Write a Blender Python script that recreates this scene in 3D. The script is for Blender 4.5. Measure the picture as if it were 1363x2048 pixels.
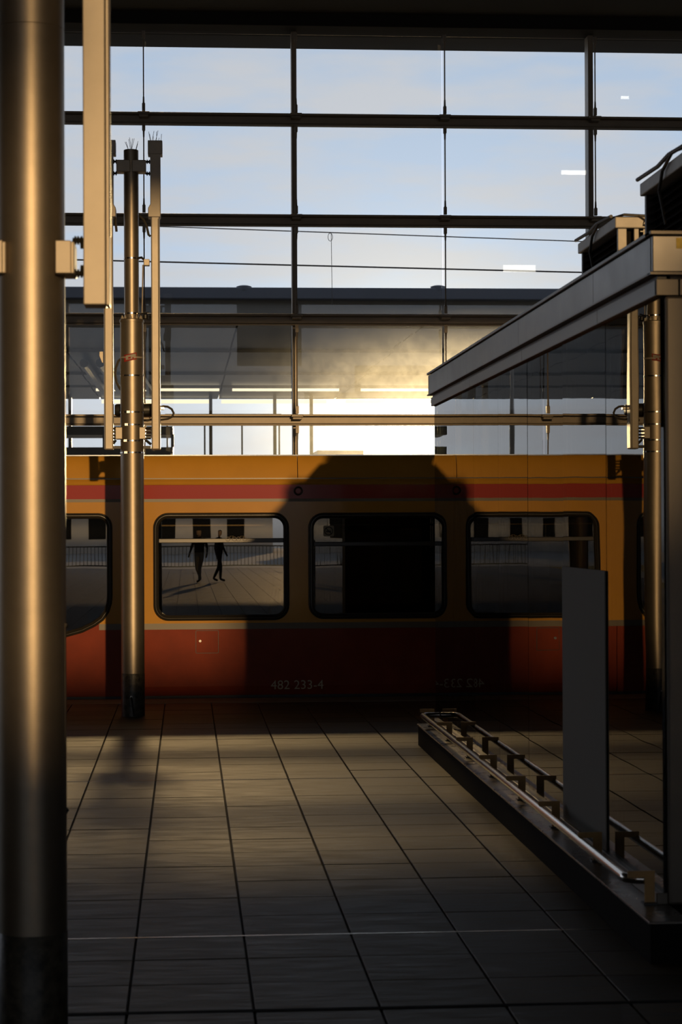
import bpy, bmesh, math, random
from mathutils import Vector, Matrix, geometry

random.seed(7)
S = bpy.context.scene
COL = S.collection
for o in list(bpy.data.objects):
    bpy.data.objects.remove(o)

# ------------------------------------------------------------------ camera
H = 1.843                       # eye height above the platform
F = 4150.0                      # focal length in pixels of the 1363 x 2048 frame
CAMM = (Matrix.Rotation(math.radians(-4.25), 3, 'Z')
        @ Matrix.Rotation(math.radians(90.39), 3, 'X')
        @ Matrix.Rotation(math.radians(-0.25), 3, 'Z'))
cam_d = bpy.data.cameras.new('camera')
cam = bpy.data.objects.new('camera', cam_d)
COL.objects.link(cam)
cam.matrix_world = Matrix.Translation((0, 0, H)) @ CAMM.to_4x4()
cam_d.sensor_fit = 'VERTICAL'
cam_d.sensor_height = 36.0
cam_d.lens = F * 36.0 / 2048.0
cam_d.clip_end = 2000
cam_d.dof.use_dof = True
cam_d.dof.focus_distance = 22.0
cam_d.dof.aperture_fstop = 6.3
S.camera = cam

# ------------------------------------------------------------------ world
FRONT_SUN = Vector((0.111, 1.0, 0.0487)).normalized()     # towards the sun seen under the far roof
w = bpy.data.worlds.new('sky')
S.world = w
w.use_nodes = True
nt = w.node_tree
nt.nodes.clear()
def wn(t, **k):
    n = nt.nodes.new(t)
    for a, b in k.items():
        setattr(n, a, b)
    return n
def wmath(op, a, b=None):
    n = wn('ShaderNodeMath', operation=op)
    for i, v in enumerate((a, b)):
        if v is None:
            continue
        if isinstance(v, (int, float)):
            n.inputs[i].default_value = v
        else:
            nt.links.new(v, n.inputs[i])
    return n.outputs[0]
tc = wn('ShaderNodeTexCoord')
nrm = wn('ShaderNodeVectorMath', operation='NORMALIZE')
nt.links.new(tc.outputs['Generated'], nrm.inputs[0])
sep = wn('ShaderNodeSeparateXYZ')
nt.links.new(nrm.outputs[0], sep.inputs[0])
ramp = wn('ShaderNodeValToRGB')
cr = ramp.color_ramp
cr.elements[0].position = 0.0
cr.elements[0].color = (0.10, 0.09, 0.08, 1)
cr.elements[1].position = 1.0
cr.elements[1].color = (0.20, 0.32, 0.55, 1)
for p, c in ((0.49, (0.16, 0.14, 0.12, 1)), (0.503, (0.78, 0.79, 0.82, 1)), (0.53, (0.70, 0.80, 0.95, 1)),
             (0.57, (0.58, 0.72, 0.95, 1)), (0.63, (0.52, 0.63, 0.82, 1)), (0.75, (0.32, 0.43, 0.62, 1))):
    e = cr.elements.new(p)
    e.color = c
zz = wmath('ADD', wmath('MULTIPLY', sep.outputs['Z'], 0.5), 0.5)
nt.links.new(zz, ramp.inputs['Fac'])
mp = wn('ShaderNodeMapping')
mp.inputs['Scale'].default_value = (7.0, 7.0, 30.0)
nt.links.new(nrm.outputs[0], mp.inputs['Vector'])
noi = wn('ShaderNodeTexNoise')
noi.inputs['Scale'].default_value = 1.7
noi.inputs['Detail'].default_value = 7.0
noi.inputs['Roughness'].default_value = 0.55
nt.links.new(mp.outputs[0], noi.inputs['Vector'])
cl = wn('ShaderNodeValToRGB')
cl.color_ramp.elements[0].position = 0.36
cl.color_ramp.elements[0].color = (0, 0, 0, 1)
cl.color_ramp.elements[1].position = 0.60
cl.color_ramp.elements[1].color = (0.85, 0.85, 0.85, 1)
nt.links.new(noi.outputs['Fac'], cl.inputs['Fac'])
cmix = wn('ShaderNodeMixRGB')
nt.links.new(cl.outputs['Color'], cmix.inputs['Fac'])
nt.links.new(ramp.outputs['Color'], cmix.inputs['Color1'])
cmix.inputs['Color2'].default_value = (0.70, 0.71, 0.77, 1)
upm = wmath('GREATER_THAN', sep.outputs['Z'], 0.0)
cfac = wn('ShaderNodeMixRGB')
nt.links.new(upm, cfac.inputs['Fac'])
nt.links.new(ramp.outputs['Color'], cfac.inputs['Color1'])
nt.links.new(cmix.outputs['Color'], cfac.inputs['Color2'])
dot = wn('ShaderNodeVectorMath', operation='DOT_PRODUCT')
nt.links.new(nrm.outputs[0], dot.inputs[0])
dot.inputs[1].default_value = FRONT_SUN
th = wmath('ARCCOSINE', wmath('MINIMUM', dot.outputs['Value'], 0.9999999))
q = wmath('DIVIDE', th, 0.021)
core = wmath('MULTIPLY', wmath('EXPONENT', wmath('MULTIPLY', wmath('MULTIPLY', q, q), -1.0)), 40.0)
halo = wmath('MULTIPLY', wmath('EXPONENT', wmath('DIVIDE', th, -0.038)), 1.9)
glow = wmath('MULTIPLY', wmath('ADD', core, halo), upm)
gcol = wn('ShaderNodeMixRGB', blend_type='MULTIPLY')
gcol.inputs['Fac'].default_value = 1.0
gcol.inputs['Color1'].default_value = (1.0, 0.80, 0.46, 1)
nt.links.new(glow, gcol.inputs['Color2'])
add = wn('ShaderNodeMixRGB', blend_type='ADD')
add.inputs['Fac'].default_value = 1.0
nt.links.new(cfac.outputs['Color'], add.inputs['Color1'])
nt.links.new(gcol.outputs['Color'], add.inputs['Color2'])
bg = wn('ShaderNodeBackground')
bg.inputs['Strength'].default_value = 1.0
nt.links.new(add.outputs['Color'], bg.inputs['Color'])
wo = wn('ShaderNodeOutputWorld')
nt.links.new(bg.outputs[0], wo.inputs['Surface'])

# ------------------------------------------------------------------ sun
def sun(name, travel, strength, color, angle):
    l = bpy.data.lights.new(name, 'SUN')
    l.energy = strength
    l.color = color
    l.angle = math.radians(angle)
    o = bpy.data.objects.new(name, l)
    o.rotation_euler = Vector(travel).to_track_quat('-Z', 'Y').to_euler()
    COL.objects.link(o)
    return o
KEY = Vector((-0.11, 1.0, -0.115))                          # second sun lamp standing in for sunlight reflected by rear glass
sun('reflected_sun', KEY, 1.75, (1.0, 0.64, 0.29), 0.6)
sun('setting_sun', -FRONT_SUN, 2.6, (1.0, 0.72, 0.36), 0.5)

S.view_settings.view_transform = 'Standard'
S.view_settings.look = 'None'
S.view_settings.exposure = 0.0
S.view_settings.gamma = 1.0
S.view_settings.use_curve_mapping = False
cy = S.cycles
cy.max_bounces = 10
cy.diffuse_bounces = 3
cy.glossy_bounces = 6
cy.transmission_bounces = 6
cy.transparent_max_bounces = 16
cy.sample_clamp_indirect = 20.0
cy.use_denoising = True

# ------------------------------------------------------------------ helpers
def at(px, py, Y):
    """world point at depth Y along the sight line through a place in the photograph"""
    d = CAMM @ Vector(((px - 681.5) / F, -(py - 1024.0) / F, -1.0))
    t = Y / d.y
    return Vector((d.x * t, Y, H + d.z * t))
def X_(px, Y, py=1052):
    return at(px, py, Y).x
def Z_(py, Y, px=681):
    return at(px, py, Y).z

def box(bm, x0, x1, y0, y1, z0, z1):
    vs = [bm.verts.new(p) for p in ((x0, y0, z0), (x1, y0, z0), (x1, y1, z0), (x0, y1, z0),
                                    (x0, y0, z1), (x1, y0, z1), (x1, y1, z1), (x0, y1, z1))]
    for f in ((3, 2, 1, 0), (4, 5, 6, 7), (0, 1, 5, 4), (1, 2, 6, 5), (2, 3, 7, 6), (3, 0, 4, 7)):
        bm.faces.new([vs[i] for i in f])
    return vs
def ring(bm, c, u, v, r, n):
    return [bm.verts.new(c + (u * math.cos(2 * math.pi * i / n) + v * math.sin(2 * math.pi * i / n)) * r) for i in range(n)]
def frame_of(d):
    d = d.normalized()
    a = Vector((0, 0, 1)) if abs(d.z) < 0.9 else Vector((1, 0, 0))
    u = d.cross(a).normalized()
    return u, d.cross(u).normalized()
def tube(bm, pts, r, n=10, caps=True, closed=False):
    pts = [Vector(p) for p in pts]
    rs = r if isinstance(r, (list, tuple)) else [r] * len(pts)
    rings = []
    u = None
    m = len(pts)
    for i, p in enumerate(pts):
        if closed:
            d = pts[(i + 1) % m] - pts[i - 1]
        else:
            d = pts[min(i + 1, m - 1)] - pts[max(i - 1, 0)]
        d.normalize()
        if u is None:
            u, v = frame_of(d)
        else:
            u = (u - d * u.dot(d))
            if u.length < 1e-5:
                u, v = frame_of(d)
            u.normalize()
        v = d.cross(u)
        rings.append(ring(bm, p, u, v, rs[i], n))
    rng = range(m) if closed else range(m - 1)
    for i in rng:
        a, b = rings[i], rings[(i + 1) % m]
        for k in range(n):
            bm.faces.new((a[k], a[(k + 1) % n], b[(k + 1) % n], b[k]))
    if caps and not closed:
        bm.faces.new(rings[0][::-1])
        bm.faces.new(rings[-1])
def lathe(bm, c, prof, n=32):
    """profile of (radius, z) about the vertical through c"""
    rings = []
    for r, z in prof:
        rings.append([bm.verts.new((c[0] + r * math.cos(2 * math.pi * i / n), c[1] + r * math.sin(2 * math.pi * i / n), z)) for i in range(n)])
    for a, b in zip(rings, rings[1:]):
        for k in range(n):
            bm.faces.new((a[k], a[(k + 1) % n], b[(k + 1) % n], b[k]))
    bm.faces.new(rings[0][::-1])
    bm.faces.new(rings[-1])
def extrude_x(bm, prof, x0, x1, close=True):
    """prof: (y, z) outline swept along x"""
    a = [bm.verts.new((x0, y, z)) for y, z in prof]
    b = [bm.verts.new((x1, y, z)) for y, z in prof]
    n = len(prof)
    for i in range(n if close else n - 1):
        j = (i + 1) % n
        bm.faces.new((a[i], b[i], b[j], a[j]))
    if close:
        bm.faces.new(a)
        bm.faces.new(b[::-1])
def extrude_y(bm, prof, y0, y1, close=True):
    a = [bm.verts.new((x, y0, z)) for x, z in prof]
    b = [bm.verts.new((x, y1, z)) for x, z in prof]
    n = len(prof)
    for i in range(n if close else n - 1):
        j = (i + 1) % n
        bm.faces.new((a[i], a[j], b[j], b[i]))
    if close:
        bm.faces.new(a[::-1])
        bm.faces.new(b)

def ob(name, bm, m, parent=None, bev=0.0, smooth=False, seg=2):
    bmesh.ops.recalc_face_normals(bm, faces=bm.faces)
    me = bpy.data.meshes.new(name)
    bm.to_mesh(me)
    bm.free()
    if smooth:
        me.polygons.foreach_set('use_smooth', [True] * len(me.polygons))
        try:
            me.set_sharp_from_angle(angle=math.radians(40))
        except Exception:
            pass
    me.materials.append(m)
    o = bpy.data.objects.new(name, me)
    COL.objects.link(o)
    if parent is not None:
        o.parent = parent
        o.matrix_parent_inverse = parent.matrix_world.inverted()
    if bev:
        md = o.modifiers.new('bevel', 'BEVEL')
        md.width = bev
        md.segments = seg
        md.limit_method = 'ANGLE'
    return o
def obox(name, x0, x1, y0, y1, z0, z1, m, parent=None, bev=0.0):
    bm = bmesh.new()
    box(bm, min(x0, x1), max(x0, x1), min(y0, y1), max(y0, y1), min(z0, z1), max(z0, z1))
    return ob(name, bm, m, parent, bev)
def otube(name, pts, r, m, parent=None, n=10, closed=False):
    bm = bmesh.new()
    tube(bm, pts, r, n, closed=closed)
    return ob(name, bm, m, parent, smooth=True)
def dup(o, parent, loc=None):
    c = o.copy()
    COL.objects.link(c)
    c.parent = parent
    if loc is not None:
        c.location = loc
    return c
def thing(name, loc=(0, 0, 0), label=None, cat=None, group=None, kind=None):
    e = bpy.data.objects.new(name, None)
    e.empty_display_size = 0.2
    e.location = loc
    COL.objects.link(e)
    bpy.context.view_layer.update()
    return tag(e, label, cat, group, kind)
def tag(o, label=None, cat=None, group=None, kind=None):
    if label: o['label'] = label
    if cat: o['category'] = cat
    if group: o['group'] = group
    if kind: o['kind'] = kind
    return o

# ------------------------------------------------------------------ materials
def principled(name, base, rough=0.5, metal=0.0, spec=0.5, var=0.0, scale=8.0, stretch=(1, 1, 1), bump=0.0,
               bscale=60.0, coat=0.0, rvar=0.0, rnd=0.0, dark=None):
    m = bpy.data.materials.new(name)
    m.use_nodes = True
    t = m.node_tree
    b = t.nodes['Principled BSDF']
    b.inputs['Roughness'].default_value = rough
    b.inputs['Metallic'].default_value = metal
    b.inputs['Specular IOR Level'].default_value = spec
    b.inputs['Coat Weight'].default_value = coat
    b.inputs['Coat Roughness'].default_value = 0.1
    b.inputs['Base Color'].default_value = (*base, 1)
    if var or bump or rvar or rnd:
        c = t.nodes.new('ShaderNodeTexCoord')
        mp = t.nodes.new('ShaderNodeMapping')
        mp.inputs['Scale'].default_value = stretch
        oi = t.nodes.new('ShaderNodeObjectInfo')
        sh = t.nodes.new('ShaderNodeVectorMath')
        sh.operation = 'MULTIPLY_ADD'
        t.links.new(oi.outputs['Random'], sh.inputs[0])
        sh.inputs[1].default_value = (17.0, 31.0, 13.0) if rnd else (0, 0, 0)
        t.links.new(c.outputs['Object'], sh.inputs[2])
        t.links.new(sh.outputs[0], mp.inputs['Vector'])
        n = t.nodes.new('ShaderNodeTexNoise')
        n.inputs['Scale'].default_value = scale
        n.inputs['Detail'].default_value = 6.0
        n.inputs['Roughness'].default_value = 0.6
        t.links.new(mp.outputs[0], n.inputs['Vector'])
        mix = t.nodes.new('ShaderNodeMixRGB')
        mix.inputs['Color1'].default_value = (*[v * (1 - var) for v in base], 1)
        hi = base if dark is None else dark
        mix.inputs['Color2'].default_value = (*[min(1, v * (1 + var)) for v in hi], 1)
        cr2 = t.nodes.new('ShaderNodeMapRange')
        cr2.inputs['From Min'].default_value = 0.3
        cr2.inputs['From Max'].default_value = 0.7
        t.links.new(n.outputs['Fac'], cr2.inputs['Value'])
        t.links.new(cr2.outputs[0], mix.inputs['Fac'])
        out = mix.outputs[0]
        if rnd:
            hs = t.nodes.new('ShaderNodeHueSaturation')
            mr = t.nodes.new('ShaderNodeMapRange')
            mr.inputs['To Min'].default_value = 1 - rnd
            mr.inputs['To Max'].default_value = 1 + rnd
            t.links.new(oi.outputs['Random'], mr.inputs['Value'])
            t.links.new(mr.outputs[0], hs.inputs['Value'])
            t.links.new(out, hs.inputs['Color'])
            out = hs.outputs[0]
        t.links.new(out, b.inputs['Base Color'])
        if rvar:
            rr = t.nodes.new('ShaderNodeMapRange')
            rr.inputs['From Min'].default_value = 0.3
            rr.inputs['From Max'].default_value = 0.7
            rr.inputs['To Min'].default_value = rough - rvar
            rr.inputs['To Max'].default_value = rough + rvar
            t.links.new(n.outputs['Fac'], rr.inputs['Value'])
            t.links.new(rr.outputs[0], b.inputs['Roughness'])
        if bump:
            n2 = t.nodes.new('ShaderNodeTexNoise')
            n2.inputs['Scale'].default_value = bscale
            n2.inputs['Detail'].default_value = 4.0
            t.links.new(mp.outputs[0], n2.inputs['Vector'])
            bp = t.nodes.new('ShaderNodeBump')
            bp.inputs['Strength'].default_value = bump
            bp.inputs['Distance'].default_value = 0.01
            t.links.new(n2.outputs['Fac'], bp.inputs['Height'])
            t.links.new(bp.outputs[0], b.inputs['Normal'])
    return m
def emissive(name, col, st):
    m = bpy.data.materials.new(name)
    m.use_nodes = True
    t = m.node_tree
    t.nodes.clear()
    e = t.nodes.new('ShaderNodeEmission')
    e.inputs['Color'].default_value = (*col, 1)
    e.inputs['Strength'].default_value = st
    o = t.nodes.new('ShaderNodeOutputMaterial')
    t.links.new(e.outputs[0], o.inputs['Surface'])
    return m
def glass(name, tint=(0.9, 0.92, 0.92), ior=1.5, glare=0.0, glare_ior=1.12, glare_rough=0.5, soft=0.0, soft_rough=0.2,
          diffuse=0.0, wavy=0.0, wscale=2.0):
    m = bpy.data.materials.new(name)
    m.use_nodes = True
    t = m.node_tree
    t.nodes.clear()
    L = t.links.new
    tr = t.nodes.new('ShaderNodeBsdfTransparent')
    tr.inputs['Color'].default_value = (*tint, 1)
    cur = tr.outputs[0]
    tcn = t.nodes.new('ShaderNodeTexCoord')
    nz = t.nodes.new('ShaderNodeTexNoise')
    nz.inputs['Scale'].default_value = 3.0
    nz.inputs['Detail'].default_value = 8.0
    nz.inputs['Roughness'].default_value = 0.7
    L(tcn.outputs['Object'], nz.inputs['Vector'])
    mrn = t.nodes.new('ShaderNodeMapRange')
    mrn.inputs['From Min'].default_value = 0.3
    mrn.inputs['From Max'].default_value = 0.7
    mrn.inputs['To Min'].default_value = 0.55
    mrn.inputs['To Max'].default_value = 1.35
    L(nz.outputs['Fac'], mrn.inputs['Value'])
    if glare:  # scattering lobe that spreads the sun into a glow
        rf = t.nodes.new('ShaderNodeBsdfRefraction')
        rf.inputs['IOR'].default_value = glare_ior
        rf.inputs['Roughness'].default_value = glare_rough
        ml = t.nodes.new('ShaderNodeMath')
        ml.operation = 'MULTIPLY'
        ml.inputs[1].default_value = glare
        L(mrn.outputs[0], ml.inputs[0])
        mx = t.nodes.new('ShaderNodeMixShader')
        L(ml.outputs[0], mx.inputs[0])
        L(cur, mx.inputs[1])
        L(rf.outputs[0], mx.inputs[2])
        cur = mx.outputs[0]
    if diffuse:
        df = t.nodes.new('ShaderNodeBsdfDiffuse')
        df.inputs['Color'].default_value = (0.6, 0.57, 0.52, 1)
        ml = t.nodes.new('ShaderNodeMath')
        ml.operation = 'MULTIPLY'
        ml.inputs[1].default_value = diffuse
        L(mrn.outputs[0], ml.inputs[0])
        mx = t.nodes.new('ShaderNodeMixShader')
        L(ml.outputs[0], mx.inputs[0])
        L(cur, mx.inputs[1])
        L(df.outputs[0], mx.inputs[2])
        cur = mx.outputs[0]
    fr = t.nodes.new('ShaderNodeFresnel')
    fr.inputs['IOR'].default_value = ior
    nrm_out = None
    if wavy:
        n2 = t.nodes.new('ShaderNodeTexNoise')
        n2.inputs['Scale'].default_value = wscale
        n2.inputs['Detail'].default_value = 1.0
        L(tcn.outputs['Object'], n2.inputs['Vector'])
        bp = t.nodes.new('ShaderNodeBump')
        bp.inputs['Strength'].default_value = wavy
        bp.inputs['Distance'].default_value = 0.01
        L(n2.outputs['Fac'], bp.inputs['Height'])
        nrm_out = bp.outputs[0]
    g = t.nodes.new('ShaderNodeBsdfGlossy')
    g.inputs['Roughness'].default_value = 0.0
    if nrm_out:
        L(nrm_out, g.inputs['Normal'])
    gout = g.outputs[0]
    if soft:
        g2 = t.nodes.new('ShaderNodeBsdfGlossy')
        g2.inputs['Roughness'].default_value = soft_rough
        mg = t.nodes.new('ShaderNodeMixShader')
        mg.inputs[0].default_value = soft
        L(gout, mg.inputs[1])
        L(g2.outputs[0], mg.inputs[2])
        gout = mg.outputs[0]
    mx = t.nodes.new('ShaderNodeMixShader')
    L(fr.outputs[0], mx.inputs[0])
    L(cur, mx.inputs[1])
    L(gout, mx.inputs[2])
    o = t.nodes.new('ShaderNodeOutputMaterial')
    L(mx.outputs[0], o.inputs['Surface'])
    return m

M = dict(
    paint=principled('bronze_mica_paint', (0.31, 0.265, 0.205), 0.43, 0.85, var=0.06, scale=14, bump=0.02, bscale=220),
    paint2=principled('warm_grey_paint', (0.44, 0.39, 0.32), 0.45, 0.30, var=0.05, scale=10, bump=0.02, bscale=150),
    skirt=principled('black_base_coating', (0.030, 0.026, 0.020), 0.42, 0.0, var=0.5, scale=22, dark=(0.075, 0.065, 0.045), bump=0.15, bscale=45),
    header_paint=principled('header_steel_paint', (0.012, 0.011, 0.010), 0.7, 0.0, 0.2),
    steel=principled('stainless_steel', (0.62, 0.58, 0.52), 0.18, 1.0, var=0.05, scale=30),
    brushed=principled('brushed_steel', (0.50, 0.47, 0.43), 0.30, 1.0, var=0.08, scale=12, stretch=(1, 0.1, 1)),
    facade=principled('facade_steel_paint', (0.20, 0.17, 0.135), 0.45, 0.3, var=0.08, scale=6),
    header=principled('dark_header_paint', (0.015, 0.014, 0.013), 0.6),
    slab=principled('dark_paving', (0.088, 0.067, 0.042), 0.52, 0.0, 0.2, var=0.42, scale=4.0, stretch=(1.0, 7.0, 1.0), bump=0.22, bscale=14, rvar=0.10, rnd=0.22),
    joint=principled('joint_sand', (0.018, 0.016, 0.013), 0.85, bump=0.1),
    concrete=principled('concrete', (0.22, 0.21, 0.19), 0.8, var=0.15, scale=3, bump=0.1, bscale=30),
    ceiling=principled('dark_ceiling', (0.02, 0.018, 0.016), 0.7),
    rear=principled('rear_wall_cladding', (0.05, 0.045, 0.04), 0.6, var=0.1, scale=2),
    yellow=principled('ochre_train_paint', (0.56, 0.275, 0.032), 0.55, 0.0, 0.2, var=0.05, scale=3, coat=0.5, bump=0.01, bscale=20),
    red=principled('wine_red_train_paint', (0.24, 0.032, 0.009), 0.6, 0.0, 0.2, var=0.12, scale=4, coat=0.4, bump=0.01, bscale=15),
    stripe=principled('signal_red_stripe', (0.36, 0.03, 0.022), 0.55, 0.0, 0.2, coat=0.3),
    greyline=principled('grey_line_paint', (0.14, 0.11, 0.07), 0.4),
    rubber=principled('window_rubber', (0.022, 0.019, 0.015), 0.30, 0.0, 0.6),
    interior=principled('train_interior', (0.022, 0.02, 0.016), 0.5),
    seat=principled('seat_moquette', (0.02, 0.018, 0.03), 0.8, var=0.3, scale=60),
    lettering=principled('cream_lettering', (0.55, 0.45, 0.30), 0.5),
    black=principled('black_plastic', (0.012, 0.011, 0.010), 0.45),
    cable=principled('cable_sheath', (0.05, 0.042, 0.03), 0.5),
    fascia=principled('grey_fascia_metal', (0.16, 0.15, 0.137), 0.36, 0.5, var=0.08, scale=2.5, rvar=0.06),
    fascia2=principled('grey_trim_metal', (0.13, 0.112, 0.09), 0.42, 0.3, var=0.08, scale=3),
    post=principled('bronze_bracket', (0.42, 0.24, 0.08), 0.5, 0.2, var=0.1, scale=20),
    plate=principled('plinth_metal', (0.20, 0.185, 0.17), 0.30, 0.8, var=0.1, scale=6, rvar=0.08),
    board=principled('grey_board', (0.26, 0.245, 0.22), 0.8, spec=0.15),
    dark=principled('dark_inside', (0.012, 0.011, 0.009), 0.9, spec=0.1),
    acbody=principled('ac_louvre_metal', (0.07, 0.065, 0.06), 0.5, 0.3),
    accap=principled('ac_cap_metal', (0.48, 0.44, 0.38), 0.5, 0.15, var=0.1, scale=9),
    sticker_y=principled('yellow_label', (0.70, 0.48, 0.03), 0.5, var=0.15, scale=60),
    sticker_r=principled('red_print', (0.60, 0.06, 0.04), 0.5),
    sticker_w=principled('white_print', (0.72, 0.66, 0.55), 0.5),
    roofgrey=principled('blue_grey_roof_sheet', (0.045, 0.052, 0.07), 0.5, var=0.1, scale=0.8),
    soffit=principled('grey_soffit', (0.10, 0.097, 0.09), 0.35, 0.2, var=0.1, scale=0.4, rnd=0.12),
    wire=principled('wire_copper', (0.06, 0.05, 0.045), 0.5, 0.4),
    city=principled('city_render', (0.45, 0.40, 0.34), 0.8, var=0.1, scale=0.5),
    ballast=principled('track_ballast', (0.12, 0.105, 0.09), 0.9, var=0.4, scale=9, bump=0.6, bscale=14),
    rail=principled('rail_rust', (0.16, 0.09, 0.05), 0.6, 0.5),
    spike=principled('spike_wire', (0.10, 0.09, 0.08), 0.4, 0.8),
    lamp=emissive('strip_lamp', (1.0, 0.84, 0.58), 1.4),
    panel_lamp=emissive('hall_panel_lamp', (1.0, 0.93, 0.80), 9.0),
    facade_glass=glass('facade_glass', (0.93, 0.94, 0.93), 1.45, glare=0.0025, glare_ior=1.30, glare_rough=0.40, diffuse=0.002),  # rough lobe added to the panes to make glow around the sun
    pav_glass=glass('pavilion_glass', (0.32, 0.31, 0.27), 1.85, wavy=0.07, wscale=1.3),
    far_glass=glass('far_window_glass', (0.6, 0.57, 0.5), 1.5),
    train_glass=glass('train_window_glass', (0.5, 0.47, 0.4), 3.1, wavy=0.02, wscale=1.5),
)

# ================================================================== SETTING
# ---- platform floor -------------------------------------------------
PITCH = 0.482
EDGE_Y = 22.36
floor = thing('floor', (0, 0, 0), kind='structure', label='dark square paving slabs of the station platform')
obox('slab_bed', -12, 14, -48, EDGE_Y - 0.01, -0.25, -0.014, M['joint'], floor)
JX, JY = 0.25, 9.36
bm = bmesh.new()
g1, g2 = 0.0050, 0.0036
box(bm, -PITCH / 2 + g1, PITCH / 2 - g1, -PITCH / 2 + g2, PITCH / 2 - g2, -0.014, 0.0)
slab0 = ob('paving_slab', bm, M['slab'], floor, 0.0025, seg=1)
slab_me = slab0.data
cells = []
for i in range(-26, 28):
    for j in range(-119, 27):
        cx, cyy = JX + (i + 0.5) * PITCH, JY + (j + 0.5) * PITCH
        if cyy + PITCH / 2 > EDGE_Y - 0.3 or cyy < -47.7 or cx < -11.7 or cx > 13.7:
            continue
        d = CAMM.transposed() @ Vector((cx, cyy, -H))
        seen = False
        if d.z < -0.1:
            u, v = 681.5 + F * d.x / -d.z, 1024 - F * d.y / -d.z
            seen = 60 < u < 1400 and v < 2130 and cx < 2.1
        cells.append((seen, cyy, cx))
vis = sorted([c for c in cells if c[0]], key=lambda c: c[1])
near_, rest = vis[:300], vis[300:] + [c for c in cells if not c[0]]
for k, (s_, y_, x_) in enumerate(near_):
    o = slab0 if k == 0 else dup(slab0, floor)
    o.location = (x_, y_, random.uniform(-0.0012, 0.0012))
    o.rotation_euler = (random.uniform(-0.0012, 0.0012), random.uniform(-0.0012, 0.0012), 0)
bm = bmesh.new()
for s_, y_, x_ in rest:
    box(bm, x_ - PITCH / 2 + g1, x_ + PITCH / 2 - g1, y_ - PITCH / 2 + g2, y_ + PITCH / 2 - g2, -0.014, random.uniform(-0.001, 0.001))
tag(ob('paving_slabs', bm, M['slab'], floor), kind='stuff')
for jj in (0, 12):
    yy = JY + jj * PITCH
    obox('expansion_strip', -6, 2.0, yy - 0.004, yy + 0.004, -0.01, 0.0022, M['steel'], floor)
obox('platform_edge', -12, 14, EDGE_Y - 0.30, EDGE_Y, -0.95, 0.0, M['concrete'], floor, 0.01)
obox('tactile_strip', -12, 14, EDGE_Y - 0.62, EDGE_Y - 0.32, -0.014, 0.003, M['concrete'], floor, 0.003)
# drain grating joint close to the camera
obox('drain_slot', -6, 2.0, JY - 3 * PITCH - 0.02, JY - 3 * PITCH + 0.02, -0.013, 0.0015, M['dark'], floor)
obox('ground', -60, 60, EDGE_Y + 0.0, 260, -1.25, -1.0, M['ballast']).__setitem__('kind', 'structure')
g = obox('terrace', -40, 40, -130, -48.3, -0.3, -0.02, M['concrete'])
tag(g, kind='structure')

# ---- hall roof, rear wall and side walls ------------------------------
bm = bmesh.new()
extrude_x(bm, [(27.6, 8.38), (-48.0, 12.75), (-48.0, 13.6), (27.6, 9.4)], -30, 30)
tag(ob('ceiling', bm, M['ceiling']), kind='structure')
wr = thing('wall_rear', (0, -48, 0), kind='structure', label='unseen rear hall wall with openings shaped to let in sunlight')
obox('lower_shade_wall', -30, 5.8, -48.3, -47.9, 5.0, 7.55, M['rear'], wr)  # unseen wall, heights shaped to cut off the low sunlight
obox('lower_shade_wall', 5.8, 30, -48.3, -47.9, 5.0, 6.8, M['rear'], wr)
obox('shade_panel', 5.8, 8.3, -48.3, -47.9, 6.8, 8.42, M['rear'], wr)  # unseen panels added to cast shade on train, pavilion end and column
obox('shade_panel', 8.3, 30, -48.3, -47.9, 6.8, 9.75, M['rear'], wr)
obox('shade_panel', 2.5, 5.66, -48.3, -47.9, 9.75, 12.8, M['rear'], wr)
for xx in (-30, -18, -6, 20, 30):
    obox('pier', xx - 0.3, xx + 0.3, -48.4, -47.8, -0.02, 12.75, M['rear'], wr)
for nm, xx in (('shade_wall_left', -30.0), ('shade_wall_right', 29.6)):  # unseen side walls added to keep sky light out of the hall
    bm = bmesh.new()
    box(bm, xx, xx + 0.4, -48, 27.6, -0.3, 15.5)
    tag(ob(nm, bm, M['ceiling']), kind='structure')
obox('shade_wall_attic', -30, 30, 27.3, 28.2, 8.35, 15.2, M['header']).__setitem__('kind', 'structure')  # unseen attic wall added to shade the far roof edge

# ---- glazed front wall -------------------------------------------------
FY = 26.85
wf = thing('wall_front', (0, FY, 0), kind='structure', label='steel framed glass wall behind the train')
tz = [Z_(v, FY, 700) for v in (1241, 1041, 841, 641.5, 444, 243.5)]
ztop = Z_(62, FY, 700)
rod_y = FY - 0.17
rx = [X_(287.5, rod_y, 340), X_(592, rod_y, 340), X_(889.5, rod_y, 340), X_(1190, rod_y, 340)]
bay = (rx[3] - rx[0]) / 3
rx = [rx[0] - bay * 2, rx[0] - bay] + rx + [rx[3] + bay * k for k in (1, 2, 3)]
xl, xr = rx[0] - bay, rx[-1] + bay
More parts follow.
